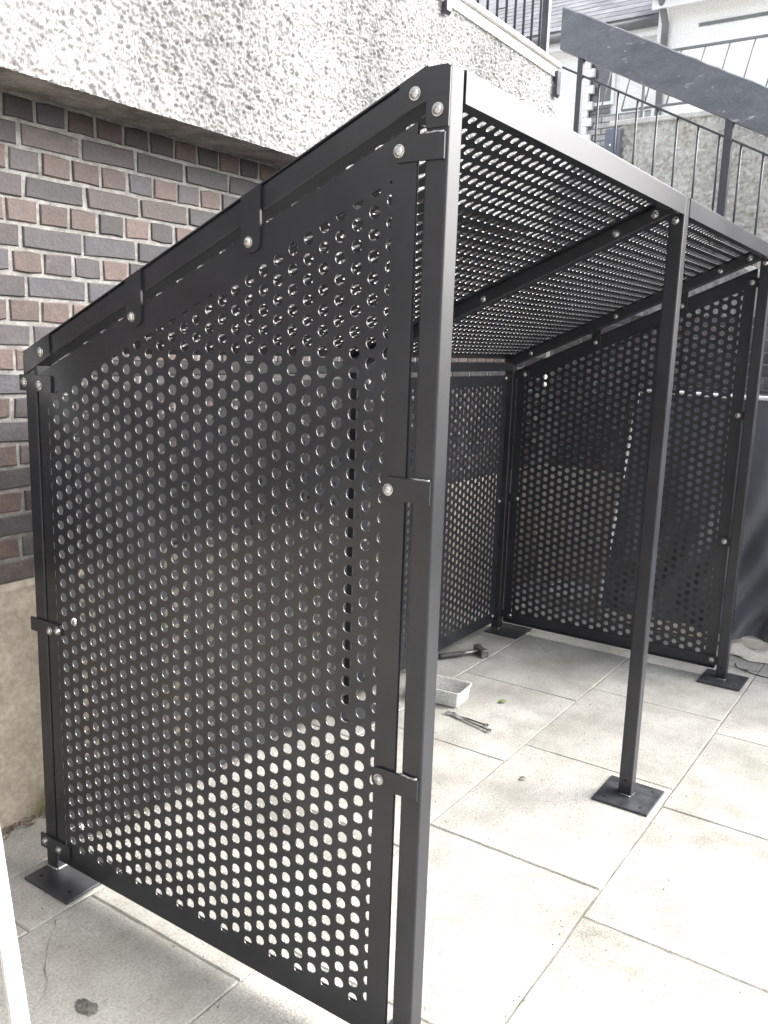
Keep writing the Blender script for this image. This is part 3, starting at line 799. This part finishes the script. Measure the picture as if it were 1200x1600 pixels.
# back panels
def back_panel(xa, xb, label):
    yb_ = D-0.006
    fn = (lambda u, v, w: (u, yb_+w+TH, v))
    o_ = [(xa, 0.055), (xb, 0.055), (xb, 1.481), (xa, 1.481)]
    i_ = [(xa+0.05, 0.115), (xb-0.05, 0.115), (xb-0.05, 1.425), (xa+0.05, 1.425)]
    fn2 = (lambda u, v, w: (u, 1.297-w, v))      # face to the inside at y=1.297
    me = perf_mesh('perforated_panel', o_, i_, xa+0.075, 0.13, DU, DV, HR, TH, fn2)
    p = add_mesh('perforated_panel', me, SH); p['label'] = label
    a, b = 1.2970+TH+0.0008, 1.2970+TH+0.004
    (x0, z0), (x1, _), (_, z1) = i_[0], i_[1], i_[2]
    for poly in ([(xa+.001, .056), (xb-.001, .056), (x1, z0), (x0, z0)], [(x0, z1), (x1, z1), (xb-.001, 1.480), (xa+.001, 1.480)],
                 [(xa+.001, .056), (x0, z0), (x0, z1), (xa+.001, 1.480)], [(x1, z0), (xb-.001, .056), (xb-.001, 1.480), (x1, z1)]):
        obj('frame_bar', prism(poly, a, b, 1), 'paint', p)
    for xx, s in ((xa, 1), (xb, -1)):
        for zc in (1.466, 0.778, 0.10):
            x0_, x1_ = sorted((xx-0.030*s, xx+0.05*s))
            t_ = obj('bracket', box(x0_, x1_, 1.2905, 1.2966, zc-0.016, zc+0.016, 0.001), 'paint', SH); bolt((xx+0.034*s, 1.2905, zc), '-y', t_)
    return p
back_panel(0.068, 1.488, 'back panel of the near bay')
back_panel(1.573, 2.952, 'back panel of the far bay')
# roof: two perforated trays with a folded front fascia
c_, s_ = math.cos(ANG), math.sin(ANG)
def roof_panel(xa, xb, label, fx0, fx1):
    def fn(v, u, w): return (u, 0.050+v*c_+(w)*s_, T(0.050)+0.0035-v*s_+(w)*c_)
    Lr = (D+0.004-0.05)/c_
    o_ = [(0.0, xa), (Lr, xa), (Lr, xb), (0.0, xb)]
    i_ = [(0.045, xa+0.055), (Lr-0.05, xa+0.055), (Lr-0.05, xb-0.055), (0.045, xb-0.055)]
    me = perf_mesh('roof_panel', o_, i_, 0.0625, xa+0.077, DV, DU, HR, TH, fn)
    p = add_mesh('roof_panel', me, SH); p['label'] = label
    zt_ = T(0.05)+0.0035
    obj('front_lip', box(fx0, fx1, 0.0035, 0.0505, zt_-0.004, zt_-0.0008), 'paint', p)
    fv, ff = prism([(-0.0012, 2.070), (0.0022, 2.070), (0.0022, zt_-0.0042), (0.0035, zt_-0.001), (0.002, zt_), (-0.0002, zt_-0.0012), (-0.0012, zt_-0.004)], fx0, fx1)
    obj('fascia', (fv, ff), 'paint', p)
    obj('fascia_return', box(fx0, fx1, 0.0023, 0.030, 2.070, 2.073), 'paint', p)
    return p
roof_panel(-0.002, 1.5505, 'roof panel of the near bay', 0.0545, 1.526)
roof_panel(1.5555, L2+W+0.002, 'roof panel of the far bay', 1.580, L2-0.002)

# ------------------------------------------------------------------ covered store at the far end
ts = thing('covered_store', (3.6, 0.0, 0.0), 'dark tarpaulin covered store with white piped edges behind the far post', 'store')
nu, nv = 90, 60; V = []; F = []
yA, yB_ = 0.87, -1.5
for j in range(nv+1):
    z = 0.075+(1.40-0.075)*j/nv; fz = j/nv
    for i in range(nu+1):
        fy = i/nu; y0 = (0.885-0.125*fz); y = y0+(yB_-y0)*fy
        d = y0-y
        fold = 0.030*math.sin(14*d+5.0*fz*1.6+1.0)*(1-fz)**1.3+0.014*math.sin(31*d-9*fz)*(1-fz)+0.010*math.sin(9*d*fz+3)
        fold += 0.034*math.sin(36*(d-0.55*fz)+1.2)*max(0, 0.66-fz)*1.3+0.010*math.sin(61*(d-0.8*fz))*max(0, 0.5-fz)*1.5
        edge = min(1, d/0.10)*min(1, (1-fz)/0.06)
        V.append((3.60-0.03*(1-fz)+fold*edge, y, z+0.012*math.sin(6*d)*(1-fz)**4))
for j in range(nv):
    for i in range(nu): F.append((j*(nu+1)+i, (j+1)*(nu+1)+i, (j+1)*(nu+1)+i+1, j*(nu+1)+i+1))
b0 = len(V)
sheet = (V, F)
obj('cover', sheet, 'tarp', ts, True)
obj('side_cover', ([(3.57, 0.885, 0.075), (4.12, 0.885, 0.075), (4.12, 0.76, 1.40), (3.60, 0.76, 1.40)], [(0, 1, 2, 3)]), 'tarp', ts)
obj('top_cover', box(3.598, 4.12, yB_, 0.762, 1.402, 1.412), 'tarp', ts)
obj('edge_piping', tube_path([(3.592, 0.765-0.0*k, 1.408) if k == 0 else (3.592, 0.765-k*0.2, 1.408+0.003*math.sin(k*1.7)) for k in range(12)], 0.012, 8), 'white', ts, True)
obj('edge_piping', tube_path([(3.592-0.028*k/8, 0.765+0.125*k/8, 1.405-1.325*k/8) for k in range(9)], 0.010, 8, (1, 0, 0)), 'white', ts, True)
obj('base_board', box(3.575, 4.12, yB_, 0.88, 0.012, 0.070, 0.004), 'cloth', ts)
for yy_ in (0.8, -0.2, -1.4): obj('foot', box(3.62, 4.1, yy_-0.04, yy_+0.04, 0.001, 0.0115), 'timber', ts)
# crumpled dust sheet at its foot
V, F = [], []
nx_, ny_ = 10, 26
for i in range(nx_+1):
    for j in range(ny_+1):
        x = 3.40+0.17*i/nx_+0.02*math.sin(j*0.9)*(i == 0); y = 0.10-0.85*j/ny_
        e = min(i, nx_-i)/nx_*2
        V.append((x+0.012*math.sin(j*1.3+i), y, 0.006+0.04*abs(math.sin(i*0.8+j*0.55))*e+0.02*random.random()*e))
for i in range(nx_):
    for j in range(ny_): F.append((i*(ny_+1)+j, i*(ny_+1)+j+1, (i+1)*(ny_+1)+j+1, (i+1)*(ny_+1)+j))
ds = obj('dust_sheet', (V, F), 'cloth', None, True, (3.45, -0.3, 0))
tag(ds, 'crumpled pale dust sheet on the flags at the foot of the tarpaulin', 'sheet')
# thin wire loop on the floor
wl = obj('wire', tube_path([(3.30, 0.02, 0.004), (3.235, 0.0, 0.006), (3.205, -0.03, 0.010), (3.20, -0.06, 0.012), (3.225, -0.06, 0.008), (3.22, -0.03, 0.005), (3.19, -0.10, 0.004), (3.18, -0.18, 0.004), (3.19, -0.3, 0.004)], 0.0028, 6), 'iron', None, True, (3.2, -0.05, 0))
tag(wl, 'thin dark wire with a loop lying beside the far base plate', 'wire')
wb = thing('lit_floor_patch', (4.0, 1.2, 0), 'made-up white tray on the floor seen through the far perforated panel', 'patch')  # white stand-in, added where the floor is only brightly lit
obj('base', box(3.88, 4.10, 1.04, 1.36, 0.003, 0.012), 'white', wb)
for a in ((3.88, 3.89, 1.04, 1.36), (4.09, 4.10, 1.04, 1.36), (3.89, 4.09, 1.04, 1.05), (3.89, 4.09, 1.35, 1.36)):
    obj('rim', box(*a, 0.0121, 0.06), 'white', wb)

# ------------------------------------------------------------------ tools and bits on the floor
hm = thing('hammer', (2.53, 1.18, 0), 'lump hammer with dark grip lying on flags near the back panel', 'hammer')
ha0 = Vector((2.335, 1.300, 0.020)); ha1 = Vector((2.545, 1.165, 0.024)); hd_ = (ha1-ha0).normalized()
obj('grip', tube_path([ha0+hd_*t for t in (0, 0.004, 0.03, 0.08, 0.125, 0.13)], [0.011, 0.0155, 0.0155, 0.0135, 0.0145, 0.012], 12), 'hammer_grip', hm, True)
obj('shaft', tube_path([ha0+hd_*t for t in (0.131, 0.17, 0.265)], [0.0105, 0.0098, 0.0105], 10), 'hammer_head', hm, True)
hx = Vector((0.60, 0.80, 0.0)).normalized()    # head axis
hc = Vector((2.545, 1.163, 0.024))
pr = rrect(0.042, 0.042, 0.006)
def ngon_sweep(pts_scale):
    V, F = [], []; n = len(pr)
    _, s, t = frame_axes(hx)
    for d_, sc in pts_scale:
        for q in pr: V.append(tuple(hc+hx*d_+s*q[0]*sc+t*q[1]*sc))
    for i in range(len(pts_scale)-1):
        for k in range(n): F.append((i*n+k, i*n+(k+1) % n, (i+1)*n+(k+1) % n, (i+1)*n+k))
    F += [tuple(reversed(range(n))), tuple(range((len(pts_scale)-1)*n, len(pts_scale)*n))]
    return V, F
obj('head', ngon_sweep([(-0.056, 0.86), (-0.052, 1.0), (-0.028, 1.0), (-0.018, 0.86), (0.018, 0.86), (0.028, 1.0), (0.052, 1.0), (0.056, 0.86)]), 'hammer_head', hm)

tb = thing('plastic_tub', (1.92, 1.0, 0), 'open scuffed white plastic tub on the flags behind the near post', 'tub')
def tub(x0, y0, lx, ly, h, rot):
    c, s = math.cos(rot), math.sin(rot); V = []; F = []
    def ring(ex, z, r):
        out = []
        for (a, b) in rrect(lx+2*ex, ly+2*ex, r, 3): out.append((x0+lx/2*c-ly/2*s+a*c-b*s, y0+lx/2*s+ly/2*c+a*s+b*c, z))
        return out
    rs = [ring(-0.010, 0.002, 0.012), ring(-0.008, 0.006, 0.014), ring(0.0, h-0.008, 0.018), ring(0.005, h-0.008, 0.02), ring(0.005, h, 0.02), ring(0.0, h, 0.018), ring(-0.003, h-0.004, 0.017), ring(-0.012, 0.006, 0.012)]
    n = len(rs[0])
    for r in rs: V += r
    for i in range(len(rs)-1):
        for k in range(n): F.append((i*n+k, i*n+(k+1) % n, (i+1)*n+(k+1) % n, (i+1)*n+k))
    F += [tuple(reversed(range(n))), tuple(range((len(rs)-1)*n, len(rs)*n))]
    return V, F
obj('body', tub(1.838, 0.905, 0.155, 0.235, 0.078, 0.10), 'tub', tb)
for i in range(7):
    xx = 1.87+random.random()*0.09; yy_ = 0.95+random.random()*0.15
    inst('bolt', BOLT, (xx, yy_, 0.008), tb, (random.uniform(-1, 1), random.uniform(-1, 1), 0))

def spanner(a, b, z, label):
    a = Vector((*a, z)); b = Vector((*b, z)); d = (b-a).normalized(); n_ = Vector((-d.y, d.x, 0)); L = (b-a).length
    th = 0.006
    sp = thing('spanner', (a+b)/2*1.0, label, 'spanner')
    def plate(poly, t0, t1):
        V = [tuple(a+d*u+n_*v+Vector((0, 0, w))) for w in (t0, t1) for u, v in poly]; n = len(poly)
        return V, [tuple(reversed(range(n))), tuple(range(n, 2*n))]+[(i, (i+1) % n, n+(i+1) % n, n+i) for i in range(n)]
    obj('shank', plate([(0.014, -0.0055), (L-0.016, -0.0050), (L-0.016, 0.0050), (0.014, 0.0055)], -th/2+0.001, th/2-0.001), 'chrome', sp)
    jaw = [(0.022, -0.0075), (0.022, 0.0075), (0.008, 0.0135), (-0.008, 0.0115), (-0.012, 0.0062), (0.002, 0.0058), (0.004, 0.0), (0.002, -0.0058), (-0.012, -0.0062), (-0.008, -0.0115), (0.008, -0.0135)]
    obj('open_jaw', plate(jaw[::-1], -th/2, th/2), 'chrome', sp)
    n = 16; V = []; F = []
    for r, w in ((0.0068, -th/2-0.001), (0.0115, -th/2-0.001), (0.0115, th/2+0.001), (0.0068, th/2+0.001)):
        for k in range(n):
            aa = 2*math.pi*k/n; V.append(tuple(a+d*(L-0.006+r*math.cos(aa))+n_*(r*math.sin(aa))+Vector((0, 0, w))))
    for i in range(4):
        for k in range(n): F.append((i*n+k, i*n+(k+1) % n, ((i+1) % 4)*n+(k+1) % n, ((i+1) % 4)*n+k))
    obj('ring_end', (V, F), 'chrome', sp)
    return sp
spanner((1.770, 0.920), (1.715, 0.680), 0.0075, 'longer chrome spanner on the flags beside the white tub')
spanner((1.762, 0.893), (1.742, 0.713), 0.0076, 'shorter chrome spanner lying against the longer spanner')
for q in [o for o in bpy.data.objects if o.name.startswith('spanner')][1:]: q.location.x += 0.012

def leaf_obj(name, loc, size, rot, m, label, cat):
    V, F = [], []
    n = 7
    for i in range(n+1):
        t = i/n; w = size*0.32*math.sin(math.pi*t**0.8); z = 0.004+0.003*math.sin(math.pi*t)+0.002*t
        for s in (-1, 0, 1): V.append((size*(t-0.5), w*s, z+0.004*abs(s)*(w/size)*3))
    for i in range(n):
        for k in (0, 1): F.append((i*3+k, i*3+k+1, (i+1)*3+k+1, (i+1)*3+k))
    c, s_ = math.cos(rot), math.sin(rot)
    V = [(loc[0]+x*c-y*s_, loc[1]+x*s_+y*c, z) for x, y, z in V]
    o = obj(name, (V, F), m, None, True, (loc[0], loc[1], 0)); return tag(o, label, cat)
leaf_obj('leaf', (2.04, 0.779), 0.045, -0.9, 'leaf', 'single small green leaf lying on the flags', 'leaf')
leaf_obj('leaf', (1.42, 0.385), 0.030, -1.2, 'dry', 'tiny curled brown leaf on the flag left of the middle post', 'leaf')
# mud smear on the near left flag
V = [(0, 0, 0)]; F = []
n = 22
for k in range(n):
    a = 2*math.pi*k/n; r = 0.026*(1+0.22*random.uniform(-1, 1)); V.append((r*math.cos(a)*0.75, r*math.sin(a)*1.35, 0))
V = [(-0.297+x, 0.748+y, 0.0035+0.0015*random.random()+(0.003 if i == 0 else 0)) for i, (x, y, z) in enumerate(V)]
for k in range(n): F.append((0, 1+k, 1+(k+1) % n))
ms = obj('mud_smear', (V, F), 'mud', None, True, (-0.297, 0.748, 0)); tag(ms, 'dark mud smear on the flag at bottom left', 'mud')
# dead leaves and twigs along the foot of the wall
parts = []
for i in range(320):
    x = random.uniform(-1.2, 0.35); y = 1.606-abs(random.gauss(0, 0.022)); z = random.uniform(0.003, 0.022); r = random.uniform(0.008, 0.02); a = random.uniform(0, 6.3)
    q = [(r, 0), (0.3*r, 0.4*r), (-r, 0.1*r), (-0.2*r, -0.4*r)]
    parts.append(([(x+u*math.cos(a)-v*math.sin(a), y+(u*math.sin(a)+v*math.cos(a))*0.6, z+random.uniform(-.001, .008)) for u, v in q], [(0, 1, 2, 3)]))
lt = obj('leaf_litter', join(*parts), 'dry', None, False, (0, 1.6, 0)); tag(lt, 'dead leaves and twigs along the foot of the cream plinth', 'litter', kind='stuff')
parts = []
for i in range(34):
    x = 0.185+random.gauss(0, 0.022); y = 1.598-abs(random.gauss(0, 0.008)); h = random.uniform(0.06, 0.20); lx = random.gauss(-0.02, 0.05); w = 0.0018
    pts = [(x+lx*t*t, y-0.04*t*t*random.uniform(0.3, 1.3), h*t) for t in (0, 0.4, 0.75, 1)]
    V = []
    for k, p in enumerate(pts): ww = w*(1-k/3.2); V += [(p[0]-ww, p[1], p[2]), (p[0]+ww, p[1]+0.0006, p[2])]
    parts.append((V, [(2*k, 2*k+1, 2*k+3, 2*k+2) for k in range(3)]))
gt = obj('grass_tuft', join(*parts), 'grass', None, False, (0.18, 1.6, 0)); tag(gt, 'thin grass tuft at the wall foot behind the near back post', 'grass', kind='stuff')

# white batten leaning against the wall, cut by the left picture edge
bt_ = thing('white_batten', (-0.549, 0.563, 0), 'white painted batten leaning against the wall at the bottom left edge', 'batten')
f0 = Vector((-0.549, 0.563, 0.0)); dr = Vector((0.122, 0.302, 0.479)).normalized()
d_, s1, t1 = frame_axes(dr, (-0.83, 0.52, 0.3))
# offset so that the visible right edge follows the line
prof = [(a, b) for a, b in rrect(0.030, 0.036, 0.003, 2)]
obj('body', sweep(prof, f0-dr*0.0+Vector((-0.014, 0.008, 0.02)), f0+dr*2.0+Vector((-0.014, 0.008, 0)), (-0.83, 0.52, 0.3)), 'white', bt_)

# fine grit on the flags
parts = []
for i in range(420):
    x = random.uniform(-0.9, 3.3); y = random.uniform(-1.0, 1.55); r = random.uniform(0.0012, 0.0034)
    if random.random() < 0.5: y = random.choice([-0.105, 0.512, 1.112])+random.gauss(0, 0.03)
    p = [(x+r*random.uniform(.6, 1.3)*math.cos(a), y+r*random.uniform(.6, 1.3)*math.sin(a), 0.0012) for a in (0, 1.6, 3.1, 4.7)]+[(x, y, 0.0012+r*random.uniform(.5, 1.1))]
    parts.append((p, [(0, 1, 4), (1, 2, 4), (2, 3, 4), (3, 0, 4)]))
gr = obj('grit', join(*parts), 'mud', None, False, (1, 0, 0)); tag(gr, 'fine dark grit scattered over the flags', 'grit', kind='stuff')
# the house whose wall closes the yard on the viewer's side
nh = thing('house', (-2.6, 0, 0), 'grey rendered house wall closing the near side of the yard, behind the viewpoint', 'house')
obj('wall', box(-2.9, -2.6, -3.2, 1.60, -0.05, 3.4), 'house_brown', nh)
